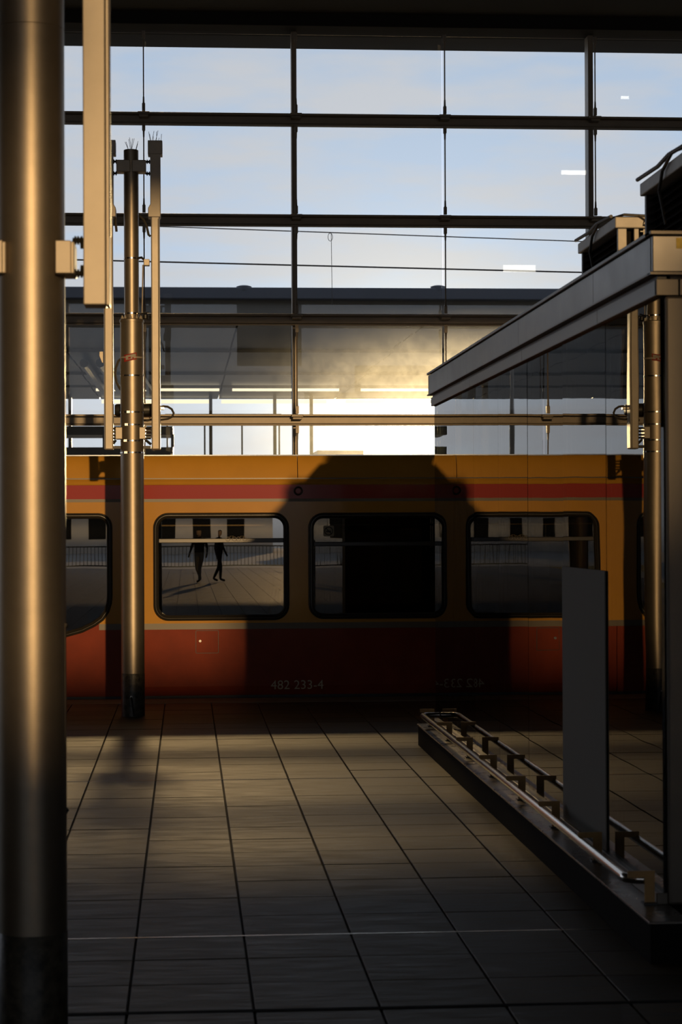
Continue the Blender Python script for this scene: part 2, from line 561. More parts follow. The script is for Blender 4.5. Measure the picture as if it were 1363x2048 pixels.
# header
obox('header_beam', xl, xr, FY - 0.25, FY + 0.35, ztop, ztop + 0.24, M['header_paint'], wf, 0.01)
obox('header_board', xl, xr, FY - 0.1, FY + 0.45, ztop + 0.24, ztop + 0.55, M['header'], wf)
for k, z in enumerate(tz):
    t = obox('transom', xl, xr, FY - 0.05, FY + 0.11, z - 0.058, z + 0.062, M['facade'], wf, 0.02)
    obox('transom_flange', xl, xr, FY - 0.145, FY + 0.02, z + 0.048, z + 0.074, M['facade'], t, 0.004)
    obox('transom_lip', xl, xr, FY - 0.08, FY + 0.0, z - 0.068, z - 0.052, M['facade'], t, 0.003)
    for x in rx:
        obox('bracket_plate', x - 0.075, x + 0.075, FY - 0.215, FY - 0.03, z + 0.035, z + 0.068, M['facade'], t, 0.005)
        obox('bracket_plate', x - 0.06, x + 0.06, FY - 0.21, FY - 0.04, z + 0.005, z + 0.032, M['facade'], t, 0.004)
def rod(x, z0, z1):
    r = otube('tension_rod', [(x, rod_y, z0 + 0.10), (x, rod_y, z1 - 0.10)], 0.0085, M['facade'], wf, 8)
    for zc, s in ((z0, 1), (z1, -1)):
        bm = bmesh.new()
        tube(bm, [(x, rod_y, zc + s * 0.20), (x, rod_y, zc + s * 0.13), (x, rod_y, zc + s * 0.10)], [0.011, 0.013, 0.021], 10)
        for dy in (-0.016, 0.016):
            box(bm, x - 0.02, x + 0.02, rod_y + dy - 0.005, rod_y + dy + 0.005, min(zc + s * 0.02, zc + s * 0.115), max(zc + s * 0.02, zc + s * 0.115))
        tube(bm, [(x, rod_y - 0.03, zc + s * 0.045), (x, rod_y + 0.03, zc + s * 0.045)], 0.014, 10)
        ob('fork_end', bm, M['facade'], r, smooth=True)
levels = tz + [ztop]
for x in rx:
    for a, b in zip(levels, levels[1:]):
        rod(x, a + 0.06, b - 0.055)
mull_x = [rx[i] * (FY + 0.16) / rod_y * 0.9875 / 1.0 for i in range(len(rx))]
for i in (1, 3, 5, 7):
    x = rx[i] - 0.012
    obox('mullion', x - 0.033, x + 0.033, FY + 0.06, FY + 0.30, tz[0], ztop + 0.1, M['facade'], wf, 0.006)
zs = levels[1:]
xs = [xl] + rx + [xr]
for i in range(len(xs) - 1):
    obox('added_base_panel', xs[i] + 0.005, xs[i + 1] - 0.005, FY + 0.115, FY + 0.16, -1.0, tz[1] - 0.03, M['city'], wf)  # opaque panels added to block the bright view through the train windows
for i in range(len(xs) - 1):
    for a, b in zip(zs, zs[1:]):
        p = obox('pane', xs[i] + 0.012, xs[i + 1] - 0.012, FY + 0.118, FY + 0.13, a + 0.03, b - 0.03, M['facade_glass'], wf)
        p.rotation_euler = (0, 0, 0)

# ---- neighbouring hall roof beyond the glass ---------------------------
NY1, NY2 = 60.0, 98.0
nz = Z_(640, NY1, 373)
nr = thing('platform_canopy', (8, NY1, 0), 'long dark grey hall roof on slim columns beyond the glass wall', 'roof')
nx0, nx1 = -26.0, 40.0
obox('gutter_board', nx0, nx1, NY1 - 0.5, NY1 - 0.1, Z_(601, NY1, 373), Z_(578, NY1, 373), M['roofgrey'], nr, 0.03)
obox('edge_board', nx0, nx1, NY1 - 0.1, NY1 + 0.3, nz, Z_(601, NY1, 373), M['soffit'], nr)
obox('roof_deck', nx0, nx1, NY1, NY2, nz + 0.25, nz + 0.7, M['roofgrey'], nr)
for px in (487, 873):
    bm = bmesh.new()
    c = at(px, 577, NY1)
    tube(bm, [(c.x, NY1 - 0.3, c.z - 0.1), (c.x, NY1 - 0.3, c.z + 0.02), (c.x, NY1 - 0.3, c.z + 0.05)], [0.22, 0.22, 0.12], 12)
    ob('roof_vent', bm, M['roofgrey'], nr, smooth=True)
rows = [NY1 + 0.3, 63.5, 67.0, 70.5, 74.0, 77.5, 81.0, 84.5, 87.6, 88.3, 92.0, 96.0, NY2]
colw = 5.5
k = 0
x = nx0
while x < nx1 - 0.1:
    for a, b in zip(rows, rows[1:]):
        dz = 0.10 * ((k * 7) % 3 - 1)
        obox('soffit_panel', x + 0.03, x + colw - 0.03, a + 0.03, b - 0.03, nz + dz * 0.5, nz + 0.22, M['soffit'], nr)
        k += 1
    for yy, hh in ((88.0, 0.10), (96.8, 0.16)):
        if -9 < x < 30:
            l0 = x + random.uniform(0.05, 0.5)
            obox('strip_light', l0, x + colw - random.uniform(0.05, 0.6), yy - 0.12, yy + 0.12, nz - 0.22, nz - 0.22 + hh, M['lamp'], nr)
    x += colw
for px in (421, 549, 622, 140, 60):
    xx = X_(px, 95.0, 812)
    obox('column', xx - 0.075, xx + 0.075, 94.9, 95.1, -1.0, nz, M['soffit'], nr)
for px in (168, 200, 262):
    a, b = at(px, 720, 72), at(px + 40, 790, 90)
    otube('strut', [(a.x, 72, nz - 0.3), (b.x, 90, nz - 0.1)], 0.16, M['soffit'], nr, 8)
# low shelter and fence seen under the roof edge
fe = thing('track_fence', (0, 100, -1), 'thin pale fence line seen under the far hall roof', 'fence')
zr_ = Z_(829, 100, 400)
fx0, fx1 = X_(330, 100, 829), X_(562, 100, 829)
obox('fence_rail', fx0, fx1, 99.95, 100.05, zr_ - 0.05, zr_ + 0.03, M['soffit'], fe)
for k in range(4):
    xx = fx0 + 0.1 + k * (fx1 - fx0 - 0.2) / 3
    obox('fence_post', xx - 0.04, xx + 0.04, 99.95, 100.05, -1.0, zr_, M['soffit'], fe)
sh = thing('platform_shelter', (-4, 82, -1), 'flat grey platform shelter beyond the train behind the antenna mast', 'shelter')
xa, xb = X_(60, 82, 860), X_(346, 82, 860)
obox('shelter_roof', xa, xb, 81, 84, Z_(872, 82, 240), Z_(855, 82, 240), M['soffit'], sh)
obox('shelter_base', xa, xb, 81.2, 83.8, -1.0, Z_(896, 82, 240), M['soffit'], sh)
for px in (110, 210, 310, 345):
    xx = X_(px, 82, 880)
    obox('shelter_post', xx - 0.06, xx + 0.06, 81.1, 81.3, Z_(896, 82, 240), Z_(870, 82, 240), M['soffit'], sh)
# far houses on the horizon, right of the fence
for px0, px1, py in ((640, 720, 901), (930, 1060, 880), (1100, 1300, 872)):
    hx0, hx1, hz = X_(px0, 200, py), X_(px1, 200, py), Z_(py, 200, px0)
    hs = thing('far_house', ((hx0 + hx1) / 2, 205, -1), {640: 'small pale house low on the bright horizon', 930: 'pale flat house on the horizon behind the glass pavilion',
               1100: 'wide pale block on the horizon behind the glass pavilion'}[px0], 'house')
    obox('wall', hx0, hx1, 200, 210, -1, hz - 0.6, M['city'], hs)
    obox('roof', hx0 - 0.3, hx1 + 0.3, 199.7, 210.3, hz - 0.6, hz, M['roofgrey'], hs)
# overhead wires
for nm, lab, pts, r, Yw in (('overhead_wire', 'thin upper overhead line wire outside the glass wall', ((320, 453), (1165, 483)), 0.011, 40.6),
                        ('overhead_wire', 'thicker lower overhead line wire outside the glass wall', ((130, 519), (1170, 545)), 0.016, 40.0)):
    a, b = at(*pts[0], Yw), at(*pts[1], Yw)
    d = (b - a)
    wt = thing(nm, (a.x, Yw, a.z), lab, 'wire')
    otube('wire', [a - d * 0.9, a, b, b + d * 0.9], r, M['wire'], wt, 6)
    if r < 0.012:
        c = at(662, 467, Yw)
        otube('dropper', [c, at(664, 612, Yw)], 0.006, M['wire'], wt, 6)
        bm = bmesh.new()
        tube(bm, [c + Vector((0.045 * math.cos(t) - 0.02, 0, 0.08 * math.sin(t) - 0.07)) for t in [i * math.pi / 6 for i in range(12)]], 0.006, 6, closed=True)
        ob('dropper_loop', bm, M['wire'], wt)

# ================================================================== TRAIN
TY = 22.50
tr = thing('train_carriage', (1.5, TY, -1.0), 'ochre and wine red suburban train carriage standing at the platform', 'train')
tx0, tx1 = -6.5, 11.0
zt = lambda py: Z_(py, TY, 600)
zr0 = zt(910.5)
z_gut, z_str1, z_str0, z_gl = zt(956), zt(970), zt(997), zt(1003)
z_b1, z_b0 = z_gl, zt(1245)
z_g0 = zt(1257)
z_lo = zt(1389)
# roof
bm = bmesh.new()
prof = [(TY + 0.105, zr0)]
for k in range(1, 10):
    t = k / 9 * math.pi
    prof.append((TY + 1.5 - 1.38 * math.cos(t), zr0 + 0.035 * math.sin(t)))
extrude_x(bm, prof + [(TY + 2.9, z_str1), (TY + 0.15, z_str1)], tx0, tx1)
ob('roof', bm, M['fascia'], tr, smooth=True)
# cant panels with seams
seams = [tx0, X_(595, TY, 935) - 3.45, X_(595, TY, 935), X_(595, TY, 935) + 3.45, X_(595, TY, 935) + 6.9, tx1]
for a, b in zip(seams, seams[1:]):
    bm = bmesh.new()
    cur = [(TY + 0.020, z_gut), (TY + 0.028, z_gut + 0.07), (TY + 0.05, z_gut + 0.15), (TY + 0.078, zr0 - 0.03), (TY + 0.11, zr0)]
    extrude_x(bm, cur + [(TY + 0.16, zr0 - 0.01), (TY + 0.10, z_gut)], a + 0.004, b - 0.004)
    ob('cant_panel', bm, M['yellow'], tr, smooth=True)
bm = bmesh.new()
extrude_x(bm, [(TY - 0.012, z_str1 + 0.004), (TY - 0.02, z_str1 + 0.022), (TY - 0.012, z_str1 + 0.040), (TY + 0.012, z_gut - 0.012), (TY + 0.012, z_gut - 0.004), (TY + 0.08, z_gut - 0.004), (TY + 0.08, z_str1 + 0.004)], tx0, tx1)
ob('gutter', bm, M['yellow'], tr, smooth=True)
obox('gutter_line', tx0, tx1, TY + 0.005, TY + 0.05, z_gut - 0.008, z_gut + 0.002, M['rubber'], tr)
obox('red_stripe', tx0, tx1, TY, TY + 0.05, z_str0, z_str1 + 0.004, M['stripe'], tr)
obox('upper_grey_line', tx0, tx1, TY - 0.003, TY + 0.05, z_gl, z_str0, M['greyline'], tr)
obox('skirt', tx0, tx1, TY + 0.05, TY + 0.12, -0.9, z_lo, M['black'], tr)

def rrect(x0, x1, z0, z1, r, n=8):
    pts = []
    for cx, cz, a0 in ((x1 - r, z1 - r, 0), (x0 + r, z1 - r, 90), (x0 + r, z0 + r, 180), (x1 - r, z0 + r, 270)):
        for i in range(n + 1):
            a = math.radians(a0 + 90 * i / n)
            pts.append((cx + r * math.cos(a), cz + r * math.sin(a)))
    return pts
def inset(loop, d):
    n = len(loop)
    out = []
    for i in range(n):
        a, b, c = Vector(loop[i - 1]), Vector(loop[i]), Vector(loop[(i + 1) % n])
        t1, t2 = (b - a), (c - b)
        t1 = t1.normalized() if t1.length > 1e-7 else t2.normalized()
        t2 = t2.normalized() if t2.length > 1e-7 else t1
        nn = Vector((-t1.y - t2.y, t1.x + t2.x))
        nn.normalize()
        k = max(0.5, nn.dot(Vector((-t1.y, t1.x))))
        out.append(tuple(b + nn * d / k))
    return out
def sheet(bm, outer, holes, y, th=0.04):
    lo = [[Vector((p[0], p[1], 0)) for p in outer]] + [[Vector((p[0], p[1], 0)) for p in h] for h in holes]
    flat = [p for l in lo for p in l]
    va = [bm.verts.new((p.x, y, p.y)) for p in flat]
    vb = [bm.verts.new((p.x, y + th, p.y)) for p in flat]
    for t in geometry.tessellate_polygon(lo):
        bm.faces.new([va[i] for i in t])
        bm.faces.new([vb[i] for i in reversed(t)])
    s = 0
    for l in lo:
        n = len(l)
        for i in range(n):
            j = (i + 1) % n
            bm.faces.new((va[s + i], va[s + j], vb[s + j], vb[s + i]))
        s += n
def gasket(bm, loop, prof):
    """prof: list of (inset distance, y) cross-section, closed around the loop"""
    rings = []
    for d, y in prof:
        rings.append([bm.verts.new((p[0], y, p[1])) for p in inset(loop, d)])
    m = len(rings)
    n = len(loop)
    for i in range(m):
        a, b = rings[i], rings[(i + 1) % m]
        for k in range(n):
            j = (k + 1) % n
            bm.faces.new((a[k], a[j], b[j], b[k]))
wz1, wz0 = zt(1024.5), zt(1240)
x1a, x1b = X_(306, TY, 1130), X_(578, TY, 1130)
x2a, x2b = X_(616, TY, 1130), X_(912, TY, 1130)
pitch_w = x2a - x1a + 0.14
wins = []
# cab side window with the slanted sill
xr_ = X_(225, TY, 1130)
xl_ = xr_ - 1.35
lp = []
r = 0.15
for i in range(7):
    a = math.radians(90 * i / 6)
    lp.append((xr_ - r + r * math.cos(a), wz1 - r + r * math.sin(a)))
for i in range(7):
    a = math.radians(90 + 90 * i / 6)
    lp.append((xl_ + r + r * math.cos(a), wz1 - r + r * math.sin(a)))
lp += [(xl_, zt(1235)), (xl_ + 0.02, zt(1262)), (xl_ + 0.10, zt(1285)), (xl_ + 0.30, zt(1290)), (xl_ + 0.55, zt(1285)), (X_(135, TY, 1130), zt(1270)), (X_(165, TY, 1130), zt(1262)), (X_(190, TY, 1130), zt(1250)),
       (X_(207, TY, 1130), zt(1238)), (X_(218, TY, 1130), zt(1222)), (X_(223.5, TY, 1130), zt(1205)), (xr_, zt(1190))]
wins.append(('cab', lp))
wins.append(('hop1', rrect(x1a, x1b, wz0, wz1, 0.165)))
wins.append(('hop2', rrect(x2a, x2b, zt(1238.5), zt(1025.5), 0.165)))
wx = x2b + 0.2
k = 3
while wx + 1.5 < tx1 - 0.3:
    wins.append(('hop%d' % k, rrect(wx, wx + 1.47, wz0, wz1, 0.165)))
    wx += 1.47 + 0.21
    k += 1
wins.append(('hop_l', rrect(xl_ - 2.1, xl_ - 0.6, wz0, wz1, 0.165)))
# window band, one plate per window bay
wins.sort(key=lambda t_: t_[1][0][0])
cuts = [tx0]
for (n1, l1), (n2, l2) in zip(wins, wins[1:]):
    cuts.append((max(p[0] for p in l1) + min(p[0] for p in l2)) / 2)
cuts.append(tx1)
gp = [(0.0, TY - 0.004), (0.004, TY - 0.020), (0.016, TY - 0.024), (0.026, TY - 0.013), (0.034, TY - 0.013), (0.044, TY - 0.020), (0.056, TY - 0.014), (0.062, TY + 0.004), (0.062, TY + 0.03), (0.0, TY + 0.03)]
for (nm, lp_), a, b in zip(wins, cuts, cuts[1:]):
    hole = inset(lp_, 0.01)
    if nm == 'cab':
        # the slanted sill reaches down into the red panel
        up = [p for p in hole if p[1] > z_b0]
        dn = [p for p in hole if p[1] <= z_b0]
        k0 = next(i for i, p in enumerate(hole) if p[1] > z_b0 and hole[i - 1][1] <= z_b0)
        seq = hole[k0:] + hole[:k0]
        up = [p for p in seq if p[1] > z_b0]
        dn = [p for p in seq if p[1] <= z_b0]
        cr_ = (dn[-1][0] + (up[0][0] - dn[-1][0]) * (z_b0 - dn[-1][1]) / (up[0][1] - dn[-1][1]), z_b0)
        cl_ = (up[-1][0], z_b0)
        bm = bmesh.new()
        sheet(bm, [(a, z_b1), (a, z_b0), cl_] + up[::-1] + [cr_, (b, z_b0), (b, z_b1)], [], TY, 0.045)
        ob('window_band', bm, M['yellow'], tr)
        bm = bmesh.new()
        sheet(bm, [(a + 0.003, z_lo), (b - 0.003, z_lo), (b - 0.003, z_b0), cr_] + dn[::-1] + [cl_, (a + 0.003, z_b0)], [], TY, 0.045)
        ob('lower_panel', bm, M['red'], tr)
        obox('lower_grey_line', cr_[0] + 0.02, tx1, TY - 0.004, TY - 0.0005, z_g0, z_b0, M['greyline'], tr)
        obox('lower_grey_line', tx0, cl_[0] - 0.02, TY - 0.004, TY - 0.0005, z_g0, z_b0, M['greyline'], tr)
    else:
        bm = bmesh.new()
        sheet(bm, [(a, z_b1), (b, z_b1), (b, z_b0), (a, z_b0)], [hole], TY, 0.045)
        ob('window_band', bm, M['yellow'], tr)
        bm = bmesh.new()
        extrude_x(bm, [(TY, z_b0), (TY, z_lo + 0.1), (TY + 0.02, z_lo), (TY + 0.08, z_lo), (TY + 0.06, z_b0)], a + (0.003 if nm in ('hop1',) else 0), b)
        ob('lower_panel', bm, M['red'], tr)
    bm = bmesh.new()
    gasket(bm, lp_, gp)
    fr_ = ob('window_frame', bm, M['rubber'], tr, smooth=True)
    bm = bmesh.new()
    sheet(bm, inset(lp_, 0.058), [], TY + 0.012, 0.006)
    ob('pane', bm, M['train_glass'], fr_)
    if nm.startswith('hop'):
        lx, hx = min(p[0] for p in lp_) + 0.06, max(p[0] for p in lp_) - 0.06
        zb = zt(1080) if nm == 'hop1' else zt(1088)
        obox('hopper_bar', lx, hx, TY - 0.006, TY + 0.05, zb - 0.026, zb + 0.022, M['rubber'], fr_, 0.006)
        obox('hopper_rail', lx + 0.03, hx - 0.03, TY + 0.02, TY + 0.05, zt(1050) - 0.008, zt(1050) + 0.008, M['brushed'], fr_)
# red inset below the cab window where its sill cuts into the red panel
# hatch
hx0, hx1, hz0, hz1 = X_(391, TY, 1280), X_(437, TY, 1280), zt(1305), zt(1259)
hl = rrect(hx0, hx1, hz0, hz1, 0.012, 3)
bm = bmesh.new()
gasket(bm, hl, [(0.0, TY - 0.0015), (0.006, TY - 0.0015), (0.006, TY + 0.01), (0.0, TY + 0.01)])
hat = ob('hatch_joint', bm, M['black'], tr)
bm = bmesh.new()
sheet(bm, inset(hl, 0.006), [], TY - 0.004, 0.006)
ht = ob('hatch', bm, M['red'], tr)
bm = bmesh.new()
c = at(400, 1282, TY)
tube(bm, [(c.x, TY - 0.012, c.z), (c.x, TY - 0.003, c.z)], [0.014, 0.018], 14)
ob('hatch_lock', bm, M['steel'], ht, smooth=True)
# side marker lamp
c = at(596, 982, TY)
bm = bmesh.new()
tube(bm, [(c.x + 0.042 * math.cos(t), TY - 0.006, c.z + 0.042 * math.sin(t)) for t in [i * math.pi / 10 for i in range(20)]], 0.008, 8, closed=True)
ml_ = ob('marker_lamp_ring', bm, M['rubber'], tr, smooth=True)
bm = bmesh.new()
tube(bm, [(c.x, TY - 0.012, c.z), (c.x, TY + 0.01, c.z)], [0.028, 0.036], 18)
ob('marker_lens', bm, M['stripe'], ml_, smooth=True)
# number
cu = bpy.data.curves.new('fleet_number', 'FONT')
cu.body = '482 233-4'
cu.size = 0.138
cu.extrude = 0.0012
cu.space_character = 1.02
num = bpy.data.objects.new('fleet_number', cu)
COL.objects.link(num)
num.data.materials.append(M['lettering'])
p0 = at(541, 1378.5, TY)
num.location = (p0.x, TY - 0.003, p0.z)
num.rotation_euler = (math.radians(90), 0, 0)
bpy.context.view_layer.update()
wid = num.dimensions.x
want = at(646, 1378, TY).x - p0.x
num.scale.x = want / wid
dg = bpy.context.evaluated_depsgraph_get()
nme = bpy.data.meshes.new_from_object(num.evaluated_get(dg))
nmw = num.matrix_basis.copy()
bpy.data.objects.remove(num)
num = bpy.data.objects.new('fleet_number', nme)
COL.objects.link(num)
num.matrix_basis = nmw
num.parent = tr
num.matrix_parent_inverse = tr.matrix_world.inverted()
tag(num, label='cream number 482 233-4 on the wine red panel')
# pictogram sticker in the second window
c = at(657, 1062, TY)
bm = bmesh.new()
sheet(bm, rrect(c.x - 0.058, c.x + 0.058, c.z - 0.058, c.z + 0.058, 0.015, 4), [], TY + 0.008, 0.003)
stk = ob('window_sticker', bm, principled('sticker_film', (0.30, 0.26, 0.18), 0.5), tr)
bm = bmesh.new()
tube(bm, [(c.x + 0.043 * math.cos(t), TY + 0.006, c.z + 0.043 * math.sin(t)) for t in [i * math.pi / 12 for i in range(24)]], 0.005, 6, closed=True)
tube(bm, [(c.x - 0.03, TY + 0.006, c.z + 0.03), (c.x + 0.03, TY + 0.006, c.z - 0.03)], 0.005, 6)
box(bm, c.x - 0.028, c.x + 0.024, TY + 0.004, TY + 0.008, c.z - 0.012, c.z + 0.004)
ob('prohibition_sign', bm, M['black'], stk)
# bicycle pictograms on the first window bar
for px in (462, 483):
    c = at(px, 1077, TY)
    bm = bmesh.new()
    yy = TY - 0.009
    for dx in (-0.035, 0.035):
        tube(bm, [(c.x + dx + 0.022 * math.cos(t), yy, c.z - 0.006 + 0.022 * math.sin(t)) for t in [i * math.pi / 8 for i in range(16)]], 0.0025, 5, closed=True)
    tube(bm, [(c.x - 0.035, yy, c.z - 0.006), (c.x - 0.012, yy, c.z + 0.026), (c.x + 0.024, yy, c.z + 0.026), (c.x + 0.035, yy, c.z - 0.006)], 0.0025, 5)
    tube(bm, [(c.x - 0.012, yy, c.z + 0.026), (c.x + 0.002, yy, c.z - 0.006), (c.x + 0.024, yy, c.z + 0.03)], 0.0025, 5)
    ob('bicycle_pictogram', bm, M['greyline'], tr)
# interior
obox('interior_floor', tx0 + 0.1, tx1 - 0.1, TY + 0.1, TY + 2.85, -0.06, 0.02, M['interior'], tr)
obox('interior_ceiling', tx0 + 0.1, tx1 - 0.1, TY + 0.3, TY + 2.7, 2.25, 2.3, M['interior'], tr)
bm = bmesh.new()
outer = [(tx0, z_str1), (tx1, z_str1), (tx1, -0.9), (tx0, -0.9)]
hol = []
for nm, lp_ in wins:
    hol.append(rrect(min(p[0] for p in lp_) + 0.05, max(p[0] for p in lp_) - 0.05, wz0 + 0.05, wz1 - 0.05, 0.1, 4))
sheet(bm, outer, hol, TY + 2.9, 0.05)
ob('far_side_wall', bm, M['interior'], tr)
for h_ in hol:
    bm = bmesh.new()
    sheet(bm, h_, [], TY + 2.92, 0.006)
    ob('far_pane', bm, M['far_glass'], tr)
def seat_at(xc, yc, s):
    bm = bmesh.new()
    box(bm, xc - 0.23, xc + 0.23, yc - 0.45, yc + 0.45, 0.36, 0.46)
    st = ob('seat', bm, M['seat'], tr, 0.03)
    bm = bmesh.new()
    xb_ = xc + s * 0.22
    extrude_y(bm, [(xb_ - 0.05, 0.42), (xb_ + 0.05, 0.42), (xb_ + 0.05 + s * 0.09, 1.12), (xb_ - 0.02 + s * 0.09, 1.12)], yc - 0.45, yc + 0.45)
    ob('backrest', bm, M['seat'], st, 0.02)
for xc, s in ((-0.05, -1), (0.75, 1), (3.4, -1), (4.9, 1)):
    seat_at(xc, TY + 0.62, s)
    seat_at(xc, TY + 2.3, s)
for xc in (1.25, 2.75):
    otube('grab_pole', [(xc, TY + 0.75, 0.02), (xc, TY + 0.75, 2.25)], 0.017, M['steel'], tr, 10)
    obox('door_screen', xc - 0.015, xc + 0.015, TY + 0.15, TY + 0.75, 0.02, 1.6, M['interior'], tr)

# ================================================================== GLASS PAVILION
PX = 2.08                       # glass plane
PYN, PYF = 8.97, 17.30
PXR = 5.4
z_top, z_mid, z_trim, z_pl = 3.127, 2.947, 2.846, 0.18
pv = thing('glass_pavilion', (3.7, 13.1, 0), 'low glass walled waiting pavilion with a grey metal roof edge beside the platform', 'pavilion')
obox('plinth', PX - 0.15, PXR + 0.1, PYN - 0.38, PYF + 0.05, 0.0, z_pl - 0.012, M['dark'], pv, 0.004)
obox('plinth_plate', PX - 0.158, PX + 0.02, PYN - 0.39, PYF + 0.06, z_pl - 0.012, z_pl, M['plate'], pv, 0.003)
obox('sill_profile', PX - 0.035, PX + 0.04, PYN, PYF, z_pl, z_pl + 0.05, M['fascia2'], pv, 0.004)
obox('roof_slab', PX + 0.05, PXR, PYN + 0.05, PYF - 0.05, z_mid - 0.05, z_top - 0.02, M['fascia'], pv)
# side fascia panels
fs = [PYN - 0.03, 10.25, 12.6, 14.95, PYF + 0.05]
for a, b in zip(fs, fs[1:]):
    obox('fascia_panel', PX - 0.05, PX + 0.01, a + 0.002, b - 0.002, z_mid, z_top - 0.022, M['fascia'], pv, 0.004)
    obox('trim_panel', PX - 0.03, PX + 0.01, a + 0.002, b - 0.002, z_trim, z_mid - 0.028, M['fascia2'], pv, 0.004)
obox('roof_edge_cap', PX - 0.062, PX + 0.10, PYN - 0.045, PYF + 0.06, z_top - 0.018, z_top, M['fascia2'], pv, 0.003)
obox('drip_ledge', PX - 0.062, PX + 0.0, PYN - 0.04, PYF + 0.055, z_mid - 0.012, z_mid - 0.002, M['fascia2'], pv, 0.002)
obox('shadow_gap', PX - 0.02, PX + 0.02, PYN - 0.01, PYF, z_mid - 0.03, z_mid, M['black'], pv)
# near end
obox('end_fascia', PX - 0.05, PXR, PYN - 0.05, PYN + 0.0, z_mid, z_top - 0.022, M['fascia'], pv, 0.004)
obox('end_cap', PX - 0.062, PXR, PYN - 0.062, PYN + 0.05, z_top - 0.018, z_top, M['fascia2'], pv, 0.003)
obox('end_ledge', PX - 0.062, PXR, PYN - 0.06, PYN, z_mid - 0.012, z_mid - 0.002, M['fascia2'], pv)
for a, b in ((PX - 0.03, PX + 0.07), (PX + 0.074, PX + 1.0), (PX + 1.004, PXR)):
    obox('end_trim', a, b, PYN - 0.03, PYN, z_trim, z_mid - 0.028, M['fascia2'], pv, 0.003)
obox('corner_post', PX + 0.012, PX + 0.16, PYN - 0.02, PYN + 0.05, z_pl, z_trim, M['fascia2'], pv, 0.012)
obox('end_wall', PX + 0.16, PXR, PYN - 0.005, PYN + 0.04, z_pl, z_trim, M['fascia2'], pv)
obox('door_knob', PX + 0.10, PX + 0.125, PYN - 0.05, PYN - 0.02, Z_(820, PYN, 1355), Z_(810, PYN, 1355), M['steel'], pv, 0.005)
obox('far_end_wall', PX + 0.03, PXR, PYF - 0.04, PYF, z_pl, z_trim, M['pav_glass'], pv)
obox('far_fascia', PX - 0.05, PXR, PYF, PYF + 0.05, z_mid, z_top - 0.022, M['fascia'], pv)
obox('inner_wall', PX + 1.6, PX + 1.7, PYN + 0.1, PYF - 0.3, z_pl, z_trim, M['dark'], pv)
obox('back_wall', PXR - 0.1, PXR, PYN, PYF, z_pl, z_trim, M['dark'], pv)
lbl = obox('warning_label', PX + 0.055, PX + 0.40, PYN - 0.0535, PYN - 0.05, Z_(500, PYN, 1345), Z_(479, PYN, 1345), M['sticker_y'], pv)
NP = 7
pw = (PYF - PYN) / NP
for k in range(NP):
    a, b = PYN + k * pw, PYN + (k + 1) * pw
    bm = bmesh.new()
    box(bm, -0.006, 0.006, -pw / 2 + 0.004, pw / 2 - 0.004, z_pl + 0.03, z_trim + 0.02)
    p = ob('pane', bm, M['pav_glass'], pv)
    p.parent = pv
    p.matrix_parent_inverse = Matrix.Identity(4)
    p.location = (PX - 3.7, (a + b) / 2 - 13.1, 0)
    p.rotation_euler = (random.uniform(-0.0006, 0.0006), random.uniform(-0.0006, 0.0006), random.uniform(-0.0012, 0.0012))
    obox('pane_joint', PX - 0.004, PX + 0.03, b - 0.006, b + 0.006, z_pl, z_trim, M['black'], pv)
    if k == 1:
        obox('grey_board', PX - 0.016, PX - 0.010, a + 0.01, b - 0.01, z_pl + 0.02, 1.615, M['board'], pv)

# guard rail along the plinth
gr = thing('guard_rail', (PX - 0.12, 13.2, z_pl), 'low polished steel guard rail on bronze brackets along the glass pavilion', 'rail')
RX, RZ = 1.925, 0.284
pts = []
for k in range(7):
    t = math.pi / 2 * k / 6
    pts.append((RX + 0.07 - 0.07 * math.sin(t) , PYN + 0.12 - 0.07 * math.cos(t) + 0.0, RZ))
ny, fy = PYN + 0.12, PYF - 0.30
rail_pts = [(RX + 0.10, ny - 0.07, RZ)] + pts + [(RX, fy - 0.06, RZ), (RX + 0.018, fy - 0.018, RZ), (RX + 0.06, fy, RZ), (PX - 0.012, fy, RZ)]
otube('rail_tube', rail_pts, 0.0215, M['steel'], gr, 16)
for k in range(8):
    yk = PYN + 0.02 + k * pw * 0.975
    if yk > PYF:
        continue
    bm = bmesh.new()
    x0 = PX - 0.085
    prof = [(x0 + 0.045, z_pl + 0.006), (x0 + 0.045, 0.325), (RX - 0.005, 0.325), (RX - 0.005, 0.297), (x0, 0.297), (x0, z_pl + 0.006)]
    extrude_y(bm, prof, yk - 0.004, yk + 0.004)
    br = ob('bracket', bm, M['post'], gr)
    obox('foot_plate', x0 - 0.01, x0 + 0.055, yk - 0.03, yk + 0.03, z_pl, z_pl + 0.008, M['black'], br)

